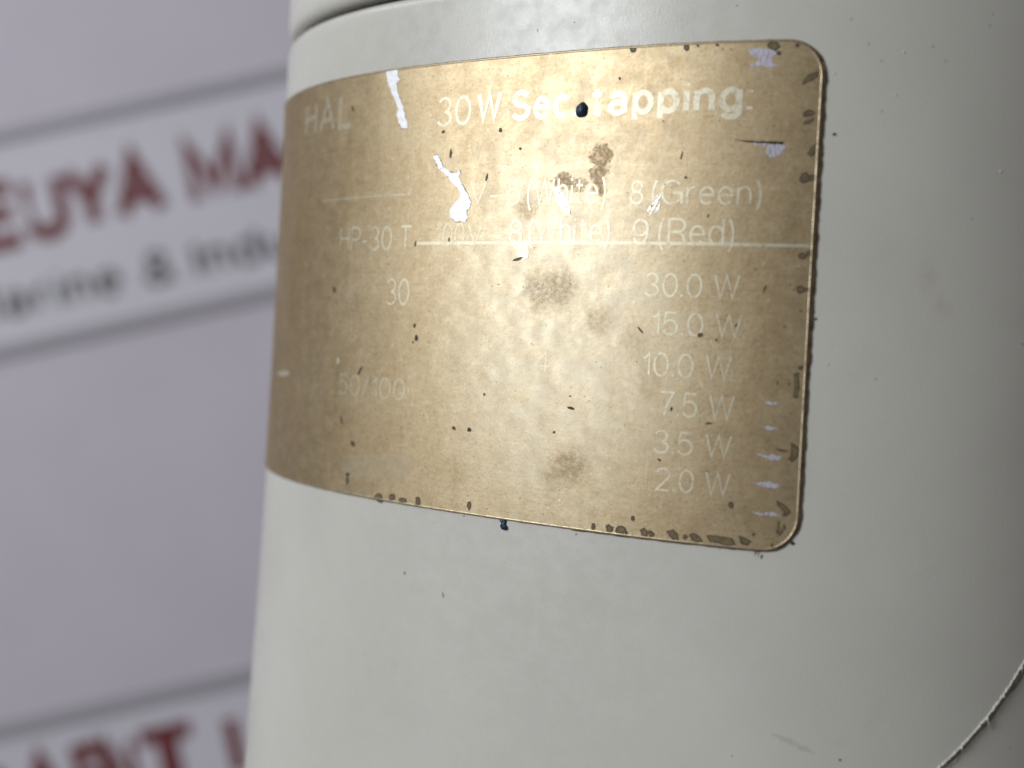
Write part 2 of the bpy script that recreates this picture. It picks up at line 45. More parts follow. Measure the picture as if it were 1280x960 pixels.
HSPECK = [[(14.61, 17.24), (14.54, 17.09), (14.38, 17.11), (14.22, 17.14), (14.24, 17.3), (14.35, 17.4), (14.52, 17.37)], [(13.46, 19.59), (13.42, 19.53), (13.35, 19.49), (13.31, 19.55), (13.29, 19.62), (13.35, 19.67), (13.42, 19.65)], [(13.79, -0.55), (13.73, -0.64), (13.64, -0.66), (13.54, -0.61), (13.52, -0.5), (13.62, -0.43), (13.75, -0.43)], [(13.54, 0.06), (13.52, 0.01), (13.46, -0.02), (13.4, 0.02), (13.38, 0.09), (13.45, 0.12), (13.54, 0.13)], [(15.18, -4.89), (15.17, -4.97), (15.08, -4.96), (15.02, -4.93), (15.01, -4.86), (15.07, -4.81), (15.16, -4.79)], [(19.69, -6.04), (19.66, -6.12), (19.58, -6.12), (19.49, -6.1), (19.5, -6.01), (19.56, -5.94), (19.65, -5.98)], [(12.83, -22.38), (12.77, -22.58), (12.57, -22.61), (12.37, -22.53), (12.41, -22.32), (12.55, -22.18), (12.7, -22.25)], [(9.81, -24.01), (9.76, -24.2), (9.65, -24.18), (9.65, -24.02), (9.66, -23.86), (9.77, -23.76), (9.86, -23.83)], [(18.79, 19.53), (18.7, 19.46), (18.65, 19.45), (18.62, 19.52), (18.64, 19.66), (18.72, 19.7), (18.77, 19.66)], [(18.51, 24.33), (18.47, 24.23), (18.4, 24.25), (18.35, 24.28), (18.33, 24.38), (18.39, 24.43), (18.46, 24.42)], [(-30.81, -31.06), (-30.76, -31.22), (-30.9, -31.34), (-31.11, -31.31), (-31.21, -31.13), (-31.09, -31.01), (-30.94, -30.97)], [(-25.21, -32.71), (-25.21, -32.94), (-25.3, -33.08), (-25.46, -32.94), (-25.53, -32.67), (-25.51, -32.39), (-25.34, -32.5)], [(29.04, 29.31), (28.99, 29.25), (28.9, 29.21), (28.84, 29.26), (28.82, 29.33), (28.9, 29.37), (29.0, 29.38)], [(28.79, 28.23), (28.73, 28.16), (28.65, 28.1), (28.59, 28.18), (28.6, 28.24), (28.64, 28.32), (28.72, 28.29)], [(23.38, 25.96), (23.34, 25.87), (23.17, 25.79), (23.06, 25.8), (23.03, 25.85), (23.09, 25.94), (23.24, 25.95)], [(24.57, 24.6), (24.56, 24.47), (24.49, 24.44), (24.44, 24.53), (24.45, 24.64), (24.48, 24.72), (24.53, 24.68)], [(18.16, -43.04), (18.11, -43.13), (17.98, -43.16), (17.89, -43.1), (17.88, -43.01), (17.97, -42.94), (18.07, -42.98)], [(4.49, 29.69), (4.47, 29.55), (4.4, 29.58), (4.34, 29.63), (4.31, 29.78), (4.38, 29.82), (4.44, 29.78)], [(-17.14, 28.71), (-17.17, 28.57), (-17.24, 28.54), (-17.28, 28.67), (-17.3, 28.79), (-17.26, 28.89), (-17.19, 28.85)], [(-12.74, 29.17), (-12.78, 29.09), (-12.87, 29.1), (-12.96, 29.14), (-12.96, 29.24), (-12.88, 29.28), (-12.79, 29.25)], [(15.44, 28.2), (15.42, 28.12), (15.32, 28.09), (15.24, 28.16), (15.23, 28.24), (15.32, 28.27), (15.41, 28.28)], [(17.18, 25.88), (17.16, 25.8), (17.11, 25.72), (17.07, 25.83), (17.05, 25.94), (17.09, 26.07), (17.16, 26.01)], [(-23.1, -23.64), (-23.15, -23.75), (-23.26, -23.77), (-23.36, -23.73), (-23.37, -23.61), (-23.27, -23.56), (-23.17, -23.55)], [(-9.28, -23.88), (-9.36, -23.96), (-9.45, -24.0), (-9.57, -23.98), (-9.52, -23.87), (-9.47, -23.77), (-9.33, -23.76)], [(5.75, -23.44), (5.72, -23.66), (5.64, -23.71), (5.63, -23.51), (5.64, -23.34), (5.7, -23.26), (5.75, -23.3)], [(35.09, -41.65), (35.08, -41.73), (34.99, -41.74), (34.94, -41.67), (34.9, -41.6), (34.98, -41.55), (35.06, -41.59)], [(8.02, -43.83), (7.97, -43.91), (7.89, -43.96), (7.84, -43.89), (7.84, -43.82), (7.88, -43.75), (7.95, -43.78)], [(28.16, 9.75), (28.15, 9.66), (28.07, 9.66), (28.02, 9.71), (28.01, 9.78), (28.06, 9.83), (28.13, 9.82)], [(34.48, -1.96), (34.38, -2.03), (34.27, -2.11), (34.18, -2.02), (34.17, -1.92), (34.27, -1.86), (34.39, -1.87)]]
PALESPECK = [[(14.16, 23.03), (14.13, 22.96), (14.06, 22.92), (13.98, 22.98), (13.98, 23.07), (14.05, 23.11), (14.14, 23.12)], [(30.88, 14.53), (30.86, 14.46), (30.78, 14.43), (30.72, 14.49), (30.66, 14.57), (30.76, 14.64), (30.86, 14.61)], [(20.59, 25.23), (20.52, 25.17), (20.45, 25.13), (20.37, 25.18), (20.36, 25.27), (20.44, 25.34), (20.53, 25.32)], [(20.09, 21.2), (20.02, 21.12), (19.94, 21.1), (19.88, 21.16), (19.87, 21.23), (19.92, 21.32), (20.0, 21.26)]]
BLUECHIP = [[(-18.58, -23.51), (-17.78, -23.41), (-17.85, -23.85), (-17.52, -24.24), (-17.7, -24.52), (-18.21, -24.41), (-18.44, -24.1), (-18.25, -23.81)]]
BEAD = [(-11.3, 20.03)]
SCUFF = [[(11.34, -41.09), (11.94, -41.1), (13.09, -41.43), (14.23, -41.93), (15.14, -42.22), (15.76, -42.71), (14.86, -42.57), (13.65, -42.23), (12.35, -41.68)]]
SMUDGE = [(24.03, 4.08, 1.5, 2.4, 0.45), (25.6, 1.33, 1.6, 1.6, 0.35), (-29.2, -32.58, 2.0, 1.2, 0.2), (19.37, 5.01, 3.5, 5, 0.12), (13.56, -13.05, 1.2, 7, 0.14), (-10.76, -31.8, 9, 5, 0.08), (-36.67, -45.62, 8, 10, 0.06)]
RULE = [[(-32.21, 6.23), (12.68, 6.44)], [(-49.64, 11.63), (-33.21, 11.81)], [(-52.33, 17.14), (-43.95, 17.25)]]
PATCH = [[(-42.23, -18.89), (-31.01, -17.54), (-31.03, -20.28), (-41.98, -21.36)]]
STAIN = [(-8.91, 15.19, 1.33, 1.14, 1.0), (-8.97, 13.06, 0.92, 2.03, 0.9), (-13.3, 12.81, 1.17, 0.89, 0.9), (-11.48, 12.28, 1.0, 0.81, 0.7), (-13.83, 1.43, 3.83, 2.76, 0.55), (-10.43, -16.82, 2.67, 2.28, 0.6), (-12.56, -18.55, 2.0, 1.63, 0.35), (-17.29, 10.01, 1.67, 1.79, 0.4), (-7.91, -1.55, 2.17, 1.63, 0.35), (-4.0, -3.83, 1.5, 2.44, 0.3), (-25.75, -19.07, 3.33, 2.03, 0.25), (4.16, -2.64, 1.5, 0.49, 0.5), (-2.12, -6.97, 1.67, 3.25, 0.25), (-57, 5, 6, 24, 0.34), (-63, -12, 5, 11, 0.34), (-39, -17, 8, 4, 0.28), (-42, 14, 5, 6, 0.22), (9, -8, 3.5, 14, 0.22), (10, 19, 3, 6, 0.2)]
ARC = [(27.45, -43.4), (30.04, -40.92), (32.21, -38.54), (34.45, -35.71), (36.31, -33.18)]
CAM = {'C': [0.005292, -0.1735, -0.003132], 'R': [[0.983168, 0.176093, 0.048705], [0.055616, -0.034525, -0.997855], [-0.174034, 0.983768, -0.043737]], 'f': 1509.205876621315}
# ------------------------------------------------------------------ the housing's skin: (s, v, h) mm -> metres
R0 = 0.055; KZ = -0.01409; KQ = 0.226
def prof(t): return 1 - .03601*math.cos(2*t) + .0452*math.sin(2*t) - .02629*math.cos(3*t) + .04215*math.sin(3*t)
def skin(t, z):
    r = (R0 + KZ*z + KQ*z*z) * prof(t)
    return Vector((r*math.sin(t), -r*math.cos(t), z))
def normal(t, z):
    a = skin(t+1e-4, z) - skin(t-1e-4, z); b = skin(t, z+1e-5) - skin(t, z-1e-5)
    return a.cross(b).normalized()
NT = 4000
_T = [-math.pi + 2*math.pi*i/NT for i in range(NT+1)]
_S = [0.0]
for i in range(NT): _S.append(_S[-1] + (skin(_T[i+1], 0) - skin(_T[i], 0)).length*1000)
_z = _S[NT//2]; _S = [q - _z for q in _S]
import bisect
def theta(s):
    i = min(max(bisect.bisect_right(_S, s) - 1, 0), NT-1)
    return _T[i] + (_T[i+1]-_T[i]) * (s-_S[i]) / (_S[i+1]-_S[i])
def place(s, v, h):
    t = theta(s); z = v/1000
    return skin(t, z) + normal(t, z)*(h/1000)

# ------------------------------------------------------------------ materials
def mat(name):
    m = bpy.data.materials.new(name); m.use_nodes = True
    nt = m.node_tree; return m, nt, nt.nodes['Principled BSDF']
class NB:
    """small helper for node chains"""
    def __init__(s, nt): s.nt = nt
    def n(s, typ, **kw):
        x = s.nt.nodes.new(typ)
        for k, v in kw.items(): setattr(x, k, v)
        return x
    def link(s, a, b): s.nt.links.new(a, b)
    def uv(s):
        u = s.n('ShaderNodeUVMap'); u.uv_map = 'skin'
        q = s.n('ShaderNodeVectorMath', operation='SCALE'); q.inputs['Scale'].default_value = 100.0
        s.link(u.outputs[0], q.inputs[0]); return q.outputs[0]      # millimetres on the skin
    def noise(s, vec, scale, detail=4, rough=.55, dist=0, stretch=None):
        if stretch:
            mp = s.n('ShaderNodeVectorMath', operation='MULTIPLY'); mp.inputs[1].default_value = stretch
            s.link(vec, mp.inputs[0]); vec = mp.outputs[0]
        t = s.n('ShaderNodeTexNoise'); t.inputs['Scale'].default_value = scale; t.inputs['Detail'].default_value = detail
        t.inputs['Roughness'].default_value = rough; t.inputs['Distortion'].default_value = dist
        s.link(vec, t.inputs['Vector']); return t.outputs[0]
    def ramp(s, val, lo, hi, a=0.0, b=1.0):
        r = s.n('ShaderNodeMapRange'); r.interpolation_type = 'SMOOTHSTEP'
        for k, x in zip(('From Min', 'From Max', 'To Min', 'To Max'), (lo, hi, a, b)): r.inputs[k].default_value = x
        s.link(val, r.inputs['Value']); return r.outputs[0]
    def math(s, op, a, b=None):
        x = s.n('ShaderNodeMath', operation=op)
        for i, q in enumerate((a, b)):
            if q is None: continue
            if isinstance(q, (int, float)): x.inputs[i].default_value = q
            else: s.link(q, x.inputs[i])
        return x.outputs[0]
    def mix(s, f, a, b, blend='MIX'):
        x = s.n('ShaderNodeMix', data_type='RGBA', blend_type=blend)
        for i, q in ((0, f), (6, a), (7, b)):
            if isinstance(q, (int, float)): x.inputs[i].default_value = q
            elif isinstance(q, tuple): x.inputs[i].default_value = (*q, 1)
            else: s.link(q, x.inputs[i])
        return x.outputs[2]
    def bump(s, h, strength, dist, base=None):
        x = s.n('ShaderNodeBump'); x.inputs['Strength'].default_value = strength; x.inputs['Distance'].default_value = dist
        s.link(h, x.inputs['Height'])
        if base is not None: s.link(base, x.inputs['Normal'])
        return x.outputs[0]

def paint_material(name, col, rough=.26):
    m, nt, b = mat(name); k = NB(nt); uv = k.uv()
    big = k.ramp(k.noise(uv, .05, 3), .3, .7)
    c = k.mix(big, tuple(x*.965 for x in col), tuple(min(1, x*1.03) for x in col))
    smear = k.ramp(k.noise(uv, .16, 5, .65, .8), .60, .78, 0, .22)
    c = k.mix(smear, c, (col[0]*.80, col[1]*.77, col[2]*.70))
    dots = k.n('ShaderNodeTexVoronoi'); dots.inputs['Scale'].default_value = .30; k.link(uv, dots.inputs['Vector'])
    dm = k.ramp(dots.outputs['Distance'], .02, .05, .3, 0)
    gate = k.ramp(k.noise(uv, .11, 2), .50, .60)
    c = k.mix(k.math('MULTIPLY', dm, gate), c, (.16, .15, .13))
    for (s, v, rs, rv, st) in SMUDGE:                                # soft tan handling marks
        d = k.n('ShaderNodeVectorMath', operation='SUBTRACT'); k.link(uv, d.inputs[0]); d.inputs[1].default_value = (s, v, 0)
        e = k.n('ShaderNodeVectorMath', operation='MULTIPLY'); k.link(d.outputs[0], e.inputs[0]); e.inputs[1].default_value = (1/rs, 1/rv, 0)
        l = k.n('ShaderNodeVectorMath', operation='LENGTH'); k.link(e.outputs[0], l.inputs[0])
        f = k.math('MULTIPLY', k.ramp(l.outputs['Value'], .1, 1.0, st, 0), k.ramp(k.noise(uv, .7, 5, .7), .35, .65, .3, 1))
        c = k.mix(k.math('MULTIPLY', f, .7), c, (.42, .36, .26))
    k.link(c, b.inputs['Base Color'])
    k.link(k.ramp(k.noise(uv, .5, 5, .6), .3, .75, rough-.05, rough+.12), b.inputs['Roughness'])
    n1 = k.bump(k.noise(uv, 2.4, 4, .65, 0, (1.6, .7, 1)), .30, .00005)
    n2 = k.bump(k.noise(uv, .22, 2, .5), .02, .0003, n1)
    k.link(n2, b.inputs['Normal'])
    b.inputs['Specular IOR Level'].default_value = .6
    return m
M_PAINT = paint_material('grey_white_enamel', (.615, .607, .567))
M_LID = paint_material('lid_enamel', (.66, .65, .60))
M_REAR = paint_material('rear_enamel', (.61, .60, .56), .40)

def plate_material():
    m, nt, b = mat('tarnished_brass'); k = NB(nt); uv = k.uv()
    blot = k.ramp(k.math('ADD', k.math('MULTIPLY', k.noise(uv, .11, 8, .70, .2, (2.0, .6, 1)), .6), k.math('MULTIPLY', k.noise(uv, .06, 6, .6), .4)), .34, .66)
    c = k.mix(blot, (.445, .335, .192), (.545, .435, .275))
    mid = k.ramp(k.noise(uv, .8, 8, .74, .3), .38, .70)
    c = k.mix(k.math('MULTIPLY', mid, .38), c, (.68, .60, .43))
    fine = k.ramp(k.noise(uv, 2.2, 6, .74), .51, .63)
    c = k.mix(k.math('MULTIPLY', fine, .42), c, (.28, .19, .095))
    crumb = k.ramp(k.noise(uv, 4.5, 5, .75), .50, .62)
    c = k.mix(k.math('MULTIPLY', crumb, .30), c, (.30, .215, .105))
    pale = k.ramp(k.noise(uv, 1.4, 7, .76, .2), .56, .70)
    c = k.mix(k.math('MULTIPLY', pale, .5), c, (.80, .74, .58))
    brush = k.ramp(k.noise(uv, 1.0, 4, .6, 0, (.35, 2.2, 1)), .3, .75)
    c = k.mix(k.math('MULTIPLY', brush, .16), c, (.34, .235, .125))
    for st in ((.12, 7, 1), (5.5, .16, 1)):                          # hairline rubbing both ways
        hl = k.ramp(k.noise(uv, 1.0, 3, .5, .15, st), .66, .70)
        c = k.mix(k.math('MULTIPLY', hl, .16), c, (.82, .76, .60))
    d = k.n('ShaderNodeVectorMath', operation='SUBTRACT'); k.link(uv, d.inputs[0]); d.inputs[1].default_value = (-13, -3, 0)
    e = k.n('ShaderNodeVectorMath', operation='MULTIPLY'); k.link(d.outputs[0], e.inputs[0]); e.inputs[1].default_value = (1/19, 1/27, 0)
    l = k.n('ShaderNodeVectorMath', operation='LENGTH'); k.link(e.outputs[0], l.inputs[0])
    rub_sheen = k.math('MULTIPLY', k.ramp(l.outputs['Value'], .25, 1.05, 1, 0), k.ramp(k.noise(uv, .35, 8, .72, .3), .34, .66, .3, .7))
    c = k.mix(rub_sheen, c, (.615, .565, .445))                            # paler middle whitens the sheen in the colour; its print is rubbed off
    # brown stains, plus broad browner areas to the left and right
    tot = None
    warp = k.n('ShaderNodeTexNoise'); warp.inputs['Scale'].default_value = .75; warp.inputs['Detail'].default_value = 5; warp.inputs['Roughness'].default_value = .7
    k.link(uv, warp.inputs['Vector'])
    sub = k.n('ShaderNodeVectorMath', operation='SUBTRACT'); k.link(warp.outputs['Color'], sub.inputs[0]); sub.inputs[1].default_value = (.5, .5, .5)
    sca = k.n('ShaderNodeVectorMath', operation='SCALE'); sca.inputs['Scale'].default_value = 3.2; k.link(sub.outputs[0], sca.inputs[0])
    add = k.n('ShaderNodeVectorMath', operation='ADD'); k.link(uv, add.inputs[0]); k.link(sca.outputs[0], add.inputs[1])
    for (s, v, rs, rv, st) in STAIN:
        d = k.n('ShaderNodeVectorMath', operation='SUBTRACT'); k.link(add.outputs[0], d.inputs[0]); d.inputs[1].default_value = (s, v, 0)
        e = k.n('ShaderNodeVectorMath', operation='MULTIPLY'); k.link(d.outputs[0], e.inputs[0]); e.inputs[1].default_value = (1/rs, 1/rv, 0)
        l = k.n('ShaderNodeVectorMath', operation='LENGTH'); k.link(e.outputs[0], l.inputs[0])
        hard = .35 if st > .6 else .95
        f = k.ramp(l.outputs['Value'], 1.15-hard*.8, 1.15, st, 0)
        tot = f if tot is None else k.math('MAXIMUM', tot, f)
    grain = k.ramp(k.noise(uv, 1.9, 6, .75), .36, .60, .25, 1)
    tot = k.math('MULTIPLY', tot, grain)
    c = k.mix(k.math('MULTIPLY', tot, .9), c, (.30, .185, .075))
    # pin-prick specks
    vo = k.n('ShaderNodeTexVoronoi'); vo.inputs['Scale'].default_value = 1.25; k.link(uv, vo.inputs['Vector'])
    dm = k.ramp(vo.outputs['Distance'], .05, .16, .75, 0)
    gate = k.ramp(k.noise(uv, .30, 5, .7), .46, .60)
    spk = k.math('MULTIPLY', dm, gate)
    c = k.mix(spk, c, (.10, .07, .035))
    k.link(c, b.inputs['Base Color'])
    b.inputs['Metallic'].default_value = .88; b.inputs['Specular Tint'].default_value = (.55, .47, .36, 1); b.inputs['Coat Weight'].default_value = .40; b.inputs['Coat Roughness'].default_value = .38
    r = k.ramp(k.noise(uv, .38, 8, .7), .3, .72, .44, .55)
    r = k.math('ADD', r, k.math('MULTIPLY', tot, .2))
    k.link(r, b.inputs['Roughness'])
    h = k.math('ADD', k.noise(uv, 3.0, 6, .7), k.math('MULTIPLY', k.noise(uv, .35, 4, .6), 2.0))
    k.link(k.bump(h, .28, .00004), b.inputs['Normal'])
    return m
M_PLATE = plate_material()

def worn(name, col, lo, hi, alpha, metallic=.6, rough=.5, scale=1.3, stretch=None):
    """a film that has worn off in patches"""
    m, nt, b = mat(name); k = NB(nt); uv = k.uv()
    c = k.mix(k.ramp(k.noise(uv, 2.2, 4, .7), .35, .7), tuple(x*.86 for x in col), col)
    k.link(c, b.inputs['Base Color']); b.inputs['Metallic'].default_value = metallic; b.inputs['Roughness'].default_value = rough
    k.link(k.ramp(k.noise(uv, scale, 6, .72, 0, stretch), lo, hi, alpha, alpha*.3), b.inputs['Alpha'])
    return m
M_TXT = {'bold': worn('worn_letter_bold', (.90, .84, .67), .47, .70, .80, .75, .47),
         'mid': worn('worn_letter', (.93, .87, .68), .48, .68, .74, .75, .47),
         'faint': worn('worn_letter_faint', (.93, .87, .68), .45, .66, .56, .75, .47),
         'dim': worn('worn_letter_ghost', (.92, .85, .66), .40, .60, .24, .75, .47)}
M_PATCH = worn('rubbed_brass', (.80, .74, .60), .34, .66, .30, .6)
def plain(name, col, rough=.5, metallic=0.0, var=.25, scale=1.5, bump=0):
    m, nt, b = mat(name); k = NB(nt); uv = k.uv()
    f = k.ramp(k.noise(uv, scale, 5, .65), .3, .7)
    k.link(k.mix(f, tuple(x*(1-var) for x in col), col), b.inputs['Base Color'])
    b.inputs['Roughness'].default_value = rough; b.inputs['Metallic'].default_value = metallic
    if bump: k.link(k.bump(k.noise(uv, scale*2, 4, .7), .6, bump), b.inputs['Normal'])
    return m
M_EDGE = worn('rubbed_brass_edge', (.66, .56, .38), .42, .66, .9, .85, .42, .9)
M_GLUE = plain('old_brown_adhesive', (.25, .18, .105), .75, 0, .6, 1.2, .0001)
M_CHIP = plain('olive_residue', (.21, .16, .085), .55, .2, .45, 1.6)
M_CHIPRIM = plain('residue_rim', (.10, .072, .038), .6, 0, .3)
M_WHITE = plain('bare_aluminium', (.93, .93, .97), .52, .5, .18, 1.6, .00006)
M_LILAC = worn('lilac_tinted_aluminium', (.66, .64, .76), .48, .62, .95, .4, .5, 1.8, (2.4, .6, 1))  # bare aluminium; lilac tint reflected from the surroundings is put into the colour
M_BARE = worn('bare_metal_scratch', (.95, .93, .90), .50, .66, .9, .95, .28, 1.2)
M_LIPSHADE = worn('painted_lip_shade', (.20, .145, .08), .44, .58, .6, .2, .6, 1.6)
M_SPECK = worn('brown_speck', (.11, .08, .042), .55, .8, .85, 0, .6, 4)
M_DARK = plain('dark_grime', (.045, .035, .022), .6, 0, .4, 3)
M_FAINT = worn('brown_grime', (.22, .20, .16), .5, .8, .42, 0, .6, 3)
M_BLUE = plain('dark_blue_paint', (.03, .06, .13), .27, .2, .4, 2.2, .00012)
M_PALE = plain('pale_grit', (.85, .82, .72), .4)
M_SCUFF = worn('dull_scuff', (.44, .42, .36), .40, .64, .16, 0, .7, 1.0)
M_GRIME = worn('brown_grime_film', (.20, .155, .10), .40, .70, .55, 0, .8, .8)
M_CORE = plain('seam_shade', (.05, .045, .04), .8)

# ------------------------------------------------------------------ mesh helpers
def empty(name, loc=(0, 0, 0)):
    o = bpy.data.objects.new(name, None); C.objects.link(o); o.location = loc; o.empty_display_size = .01; return o
def link(name, me, material, parent=None, mw=None):
    o = bpy.data.objects.new(name, me); C.objects.link(o); me.materials.clear(); me.materials.append(material)
    if parent is not None: o.parent = parent
    if mw is not None: o.matrix_world = mw
    return o
def wrap(bm, name, material, parent, hfun=None, smooth=True):
    """bm holds flat (s, v, h) mm coordinates; lay it on the housing's skin"""
    uvl = bm.loops.layers.uv.new('skin')
    for f in bm.faces:
        f.smooth = smooth
        for l in f.loops: l[uvl].uv = (l.vert.co.x*.01, l.vert.co.y*.01)
    for vx in bm.verts:
        s, v, h = vx.co
        if hfun: h += hfun(s, v)
        vx.co = place(s, v, h)
    me = bpy.data.meshes.new(name); bm.to_mesh(me); bm.free()
    return link(name, me, material, parent)
def cut(bm, axis, step, lo, hi):
    x = math.ceil(lo/step + .001)*step
    no = (1, 0, 0) if axis == 0 else (0, 1, 0)
    while x < hi - 1e-4:
        bmesh.ops.bisect_plane(bm, geom=bm.verts[:]+bm.edges[:]+bm.faces[:], plane_co=tuple(x*n for n in no), plane_no=no, dist=1e-5)
        x += step
def slab(poly, h0, h1, stepx=1.0, stepy=4.0, extra_rows=()):
    """closed slab over a flat outline"""
    bm = bmesh.new()
    area = sum(poly[i][0]*poly[(i+1) % len(poly)][1] - poly[(i+1) % len(poly)][0]*poly[i][1] for i in range(len(poly)))
    if area < 0: poly = poly[::-1]
    top = [bm.verts.new((x, y, h1)) for x, y in poly]; bot = [bm.verts.new((x, y, h0)) for x, y in poly]
    bm.faces.new(top); bm.faces.new(bot[::-1])
    n = len(poly)
    for i in range(n): bm.faces.new((bot[i], bot[(i+1) % n], top[(i+1) % n], top[i]))
    xs = [p[0] for p in poly]; ys = [p[1] for p in poly]
    cut(bm, 0, stepx, min(xs), max(xs)); cut(bm, 1, stepy, min(ys), max(ys))
    for y in extra_rows:
        bmesh.ops.bisect_plane(bm, geom=bm.verts[:]+bm.edges[:]+bm.faces[:], plane_co=(0, y, 0), plane_no=(0, 1, 0), dist=1e-5)
    return bm
def sheet(poly, h, stepx=1.0, stepy=4.0):
    """a thin film: only its face"""
    bm = slab(poly, h-1, h, stepx, stepy)
    bmesh.ops.delete(bm, geom=[f for f in bm.faces if any(v.co.z < h-.5 for v in f.verts)], context='FACES')
    return bm
def sharp_sides(o, ang=.6):
    me = o.data
    bm = bmesh.new(); bm.from_mesh(me)
    for e in bm.edges:
        if len(e.link_faces) == 2 and e.calc_face_angle(0) > ang: e.smooth = False
    bm.to_mesh(me); bm.free()
def ragged(poly, amp, sub=4, seed=0):
    """an outline with small irregular teeth"""
    r = random.Random(seed); out = []
    n = len(poly)
    for i in range(n):
        a, b = poly[i], poly[(i+1) % n]
        for k in range(sub):
            t = k/sub
            out.append((a[0]+(b[0]-a[0])*t + r.uniform(-amp, amp), a[1]+(b[1]-a[1])*t + r.uniform(-amp, amp)))
    return out
def grow(poly, d):
    cx = sum(p[0] for p in poly)/len(poly); cy = sum(p[1] for p in poly)/len(poly); o = []
    for x, y in poly:
        l = math.hypot(x-cx, y-cy) + 1e-6; o.append((x+(x-cx)/l*d, y+(y-cy)/l*d))
    return o
# lettering: a plain grotesque drawn as pen strokes (capitals 1 high)
def A(cx, cy, rx, ry, a0, a1, n=18):
    return [(cx+rx*math.cos(math.radians(a0+(a1-a0)*i/n)), cy+ry*math.sin(math.radians(a0+(a1-a0)*i/n))) for i in range(n+1)]
def O(cx, cy, rx, ry): return A(cx, cy, rx, ry, 90, 450, 28)
GLYPH = {
 '0': [O(.27, .5, .26, .5)], '1': [[(.04, .76), (.2, .82), (.29, 1), (.29, 0)]],
 '2': [A(.27, .72, .25, .28, 165, -35) + [(.02, 0), (.53, 0)]], '3': [A(.26, .75, .22, .25, 155, -90), A(.26, .25, .26, .25, 90, -158)],
 '4': [[(.4, 0), (.4, 1), (0, .29), (.56, .29)]], '5': [[(.49, 1), (.1, 1), (.05, .5)] + A(.27, .33, .26, .33, 128, -152)],
 '7': [[(0, 1), (.52, 1), (.3, .5), (.18, 0)]], '8': [O(.27, .76, .22, .24), O(.27, .26, .26, .26)],
 '9': [O(.27, .67, .25, .33), [(.52, .67)] + A(.27, .42, .25, .42, 5, -152)],
 'W': [[(0, 1), (.22, 0), (.44, 1), (.66, 0), (.88, 1)]], 'V': [[(0, 1), (.31, 0), (.62, 1)]],
 'H': [[(0, 0), (0, 1)], [(.56, 0), (.56, 1)], [(0, .52), (.56, .52)]], 'A': [[(0, 0), (.33, 1), (.66, 0)], [(.12, .33), (.54, .33)]],
 'L': [[(0, 1), (0, 0), (.45, 0)]], 'P': [[(0, 0), (0, 1), (.3, 1)] + A(.3, .73, .24, .27, 90, -90) + [(0, .46)]],
 'R': [[(0, 0), (0, 1), (.32, 1)] + A(.32, .74, .24, .26, 90, -90) + [(0, .48)], [(.33, .48), (.52, .3), (.57, 0)]],
 'T': [[(0, 1), (.58, 1)], [(.29, 1), (.29, 0)]], 'G': [A(.36, .5, .36, .5, 38, 318), [(.4, .47), (.72, .47), (.72, 0)]],
 'S': [A(.29, .75, .25, .25, 25, 265) + A(.29, .25, .29, .25, 85, -160)], 'E': [[(.48, 1), (0, 1), (0, 0), (.5, 0)], [(0, .53), (.44, .53)]],
 'U': [[(0, 1), (0, .28)] + A(.28, .28, .28, .28, 180, 360) + [(.56, 1)]], 'Y': [[(0, 1), (.31, .44), (.62, 1)], [(.31, .44), (.31, 0)]],
 'M': [[(0, 0), (0, 1), (.34, .2), (.68, 1), (.68, 0)]], 'D': [[(0, 0), (0, 1), (.24, 1)] + A(.24, .5, .36, .5, 90, -90) + [(0, 0)]],
 'N': [[(0, 0), (0, 1), (.54, 0), (.54, 1)]], 'I': [[(0, 0), (0, 1)]],
 'a': [A(.22, .5, .2, .22, 160, 0) + [(.42, .1), (.46, 0)], O(.2, .2, .2, .2)], 'c': [A(.24, .36, .24, .36, 48, 312)],
 'd': [O(.23, .36, .23, .36), [(.46, 1), (.46, 0)]], 'e': [[(.01, .38), (.47, .38)] + A(.24, .36, .23, .36, 5, 318)],
 'g': [O(.23, .36, .23, .36), [(.46, .72), (.46, -.06)] + A(.24, -.06, .22, .2, 0, -160)],
 'h': [[(0, 1), (0, 0)], [(0, .4)] + A(.21, .46, .21, .26, 180, 0) + [(.42, 0)]], 'n': [[(0, .72), (0, 0)], [(0, .4)] + A(.21, .46, .21, .26, 180, 0) + [(.42, 0)]],
 'i': [[(0, 0), (0, .72)], [(0, .9), (0, 1.0)]], 'p': [[(0, .72), (0, -.27)], O(.23, .36, .23, .36)], 'r': [[(0, .72), (0, 0)], A(.23, .4, .23, .31, 180, 82)],
 't': [[(.13, .95), (.13, .14)] + A(.27, .14, .14, .14, 180, 275), [(0, .72), (.29, .72)]],
 'u': [[(0, .72), (0, .26)] + A(.21, .26, .21, .26, 180, 360), [(.42, .72), (.42, 0)]], 'w': [[(0, .72), (.16, 0), (.32, .72), (.48, 0), (.64, .72)]],
 'm': [[(0, .72), (0, 0)], [(0, .4)] + A(.17, .48, .17, .24, 180, 0) + [(.34, 0)], [(.34, .4)] + A(.51, .48, .17, .24, 180, 0) + [(.68, 0)]],
 '(': [A(.36, .38, .32, .72, 125, 235)], ')': [A(-.1, .38, .32, .72, 55, -55)], '-': [[(0, .38), (.26, .38)]], '–': [[(0, .38), (.45, .38)]],
 '/': [[(0, 0), (.3, 1)]], '.': [[(0, -.01), (0, .09)]], ':': [[(0, 0), (0, .1)], [(0, .60), (0, .70)]],
 '&': [[(.68, 0), (.16, .66)] + A(.32, .79, .18, .21, 200, -25) + [(.4, .58), (.12, .4)] + A(.28, .24, .26, .24, 145, 320) + [(.64, .42)]]}
